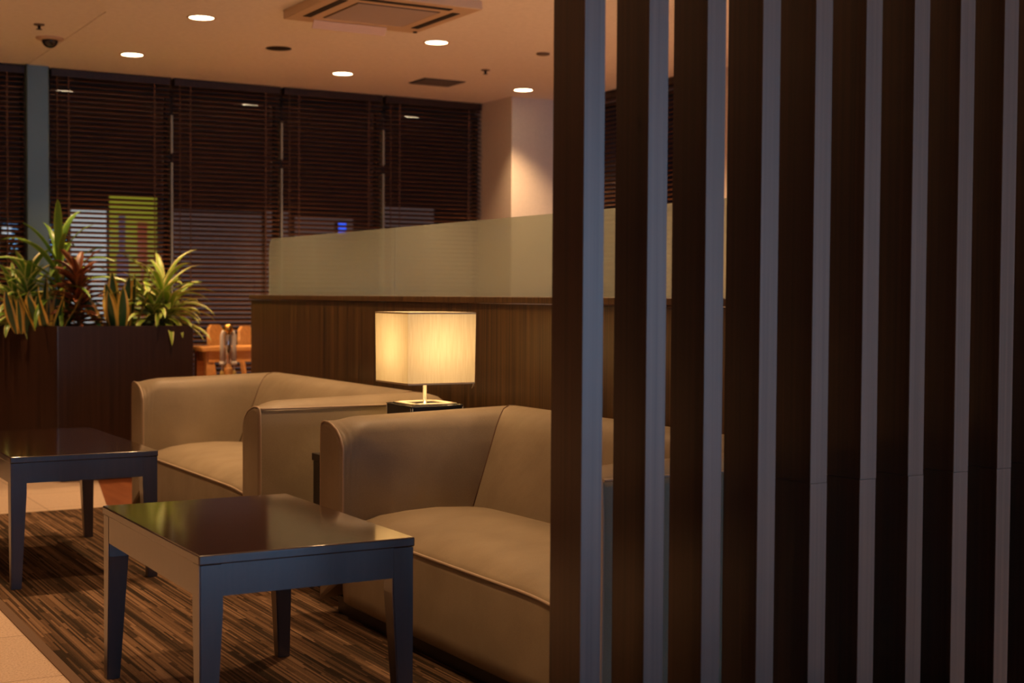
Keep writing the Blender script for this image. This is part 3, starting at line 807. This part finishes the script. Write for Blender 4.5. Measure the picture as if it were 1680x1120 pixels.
# ------------------------------------------------------------------ ceiling fittings
names = {(2.57, 8.06): 'lit round downlight, the highest and largest of the left pair', (2.57, 9.55): 'lit round downlight nearest the dome camera',
         (4.09, 8.06): 'lit round downlight just right of the air conditioner', (4.09, 9.55): 'lit round downlight between air conditioner and window blinds',
         (5.6, 9.55): 'lit round downlight above the beige corner pillar'}
ZC = CEIL - .006
for (x, y) in VISIBLE_DOWNLIGHTS:
    t = thing('downlight', names[(x, y)], 'ceiling light', (x, y, ZC), 'lit downlights')
    bm = bmesh.new(); n = 32
    ring = [[bm.verts.new((x + r * math.cos(2 * PI * k / n), y + r * math.sin(2 * PI * k / n), z)) for k in range(n)] for r, z in ((.083, ZC + .0005), (.083, ZC - .004), (.071, ZC - .004), (.070, ZC + .0005))]
    for i in range(4):
        for k in range(n): bm.faces.new((ring[i][k], ring[i][(k + 1) % n], ring[(i + 1) % 4][(k + 1) % n], ring[(i + 1) % 4][k]))
    obj('rim', bm, 'rim', t)
    bm = bmesh.new(); add_lathe(bm, x, y, [(.070, ZC), (.070, ZC - .002), (.001, ZC - .002)], 32); obj('lens', bm, 'lens', t)
bm = bmesh.new(); add_lathe(bm, 3.32, 8.80, [(.082, ZC), (.082, ZC - .003), (.078, ZC - .004), (.01, ZC - .004)], 32)
tag(obj('ceiling_speaker', bm, 'void', origin=(3.32, 8.8, ZC)), 'dark unlit round fitting in the ceiling left of the air conditioner', 'ceiling fitting')
t = thing('ceiling_vent', 'square dark ceiling vent right of the middle downlights', 'vent', (4.85, 9.53, ZC))
obj('grille', B((4.68, 5.02, 9.41, 9.68, ZC - .006, ZC)), 'void', t)
bm = B(*[(4.69, 5.01, 9.42 + .025 * k, 9.428 + .025 * k, ZC - .010, ZC - .006) for k in range(11)])
obj('louvre', bm, 'grille', t)
t = thing('air_conditioner', 'square beige ceiling cassette air conditioner', 'air conditioner', (3.31, 7.21, ZC))
ax0, ax1, ay0, ay1 = 2.90, 3.73, 6.80, 7.62
obj('body', B((ax0, ax1, ay0, ay1, CEIL - .055, ZC + .002, .006)), 'ac', t)
gr = obj('intake_grille', B((ax0 + .17, ax1 - .17, ay0 + .17, ay1 - .17, CEIL - .059, CEIL - .054, .002)), 'grille', t)
obj('grille_bar', B(*[(ax0 + .18, ax1 - .18, ay0 + .185 + .03 * k, ay0 + .197 + .03 * k, CEIL - .062, CEIL - .058) for k in range(16)]), 'ac', gr)
obj('air_slot', B((ax0 + .06, ax0 + .105, ay0 + .15, ay1 - .15, CEIL - .058, CEIL - .054)), 'void', t)
obj('air_slot', B((ax0 + .15, ax1 - .15, ay0 + .06, ay0 + .105, CEIL - .058, CEIL - .054)), 'void', t)
obj('air_slot', B((ax1 - .105, ax1 - .06, ay0 + .15, ay1 - .15, CEIL - .058, CEIL - .054)), 'void', t)
bm = bmesh.new(); yf = ay1 - .09
add_hexa(bm, [(ax0 + .15, yf, CEIL - .058), (ax1 - .23, yf, CEIL - .058), (ax1 - .23, yf + .03, CEIL - .10), (ax0 + .15, yf + .03, CEIL - .10)], [(ax0 + .15, yf + .006, CEIL - .055), (ax1 - .23, yf + .006, CEIL - .055), (ax1 - .23, yf + .036, CEIL - .098), (ax0 + .15, yf + .036, CEIL - .098)])
obj('open_flap', bm, 'flap', t)
bm = bmesh.new(); add_lathe(bm, ax1 - .03, ay1 - .05, [(.012, CEIL - .062), (.012, CEIL - .054)], 12); obj('sensor', bm, 'void', t)
t = thing('dome_camera', 'small black dome security camera on the ceiling', 'security camera', (1.97, 9.24, CEIL))
bm = bmesh.new(); add_lathe(bm, 1.97, 9.24, [(.085, CEIL), (.085, CEIL - .008), (.07, CEIL - .016)], 28); obj('mount', bm, 'rim', t)
bm = bmesh.new(); add_lathe(bm, 1.97, 9.24, [(.05 * math.cos(a), CEIL - .014 - .05 * math.sin(a)) for a in [i * PI / 2 / 8 for i in range(8)]] + [(.002, CEIL - .064)], 24); obj('dome', bm, 'dome', t)
def sprinkler(x, y, z, label):
    t = thing('sprinkler', label, 'sprinkler', (x, y, z), 'ceiling sprinklers')
    bm = bmesh.new(); add_lathe(bm, x, y, [(.032, z), (.030, z - .006), (.012, z - .008)], 18); obj('rosette', bm, 'grille', t)
    bm = bmesh.new(); add_lathe(bm, x, y, [(.010, z - .007), (.008, z - .028), (.018, z - .029), (.018, z - .031)], 14); obj('nozzle', bm, 'void', t)
sprinkler(1.816, 8.81, CEIL, 'small dark sprinkler left of the dome camera')
sprinkler(4.88, 8.85, ZC, 'small dark sprinkler above the square ceiling vent')
bm = bmesh.new(); add_lathe(bm, 4.87, 8.05, [(.045, ZC), (.043, ZC - .010), (.03, ZC - .014)], 20)
tag(obj('smoke_detector', bm, 'grille', origin=(4.87, 8.05, ZC)), 'small brown round detector on the ceiling near the screen', 'smoke detector')

# ------------------------------------------------------------------ things outside the windows
o = obj('trim_5', B((-8, 18, 10.72, 22, -.4, -.3)), 'street'); o['kind'] = 'structure'; o['label'] = 'dark street outside'
t = thing('building', 'dark building across the lane seen through the blinds', 'building', (5, 13.3, -.3))
obj('wall', B((-6, 18, 13.08, 13.6, -.3, 6)), 'facade', t)
for (a, c, z0, z1, mm) in ((3.90, 4.75, -.2, 1.98, 'out_dim'), (4.80, 5.02, -.2, 2.0, 'out_dim'), (5.1, 5.7, -.2, 1.95, 'out_dim'), (6.05, 6.6, 0.3, 2.1, 'out_dim'), (2.0, 2.35, 1.0, 2.0, 'out_dim')):
    obj('glow_panel', B((a, c, 13.05, 13.08, z0, z1)), mm, t)  # glowing panels added for the dimly lit facade
b_ = sign('banner_sign', 'yellow-green lit banner seen through the blinds behind the plants', 'sign', 3.27, 3.72, 12.965, -.30, 2.10, 'out_yellow')
obj('printed_figure', B((3.36, 3.42, 12.950, 12.958, 1.0, 1.9), (3.34, 3.45, 12.949, 12.957, 1.35, 1.55)), 'out_purple', b_)
obj('printed_figure', B((3.53, 3.62, 12.950, 12.958, 1.45, 1.85), (3.56, 3.59, 12.949, 12.957, .9, 1.5)), 'out_red', b_)
sign('shop_window', 'pale lit shop window left of the yellow banner outside', 'window', 2.93, 3.26, 12.965, .4, 1.95, 'out_white')
sign('neon_sign', 'small blue neon light glimpsed through the blinds', 'sign', 5.50, 5.60, 12.965, 1.76, 1.92, 'out_blue')
sign('lit_sign', 'small pale violet lit sign outside at the left edge', 'sign', 2.34, 2.44, 12.965, 1.68, 1.80, 'out_white')
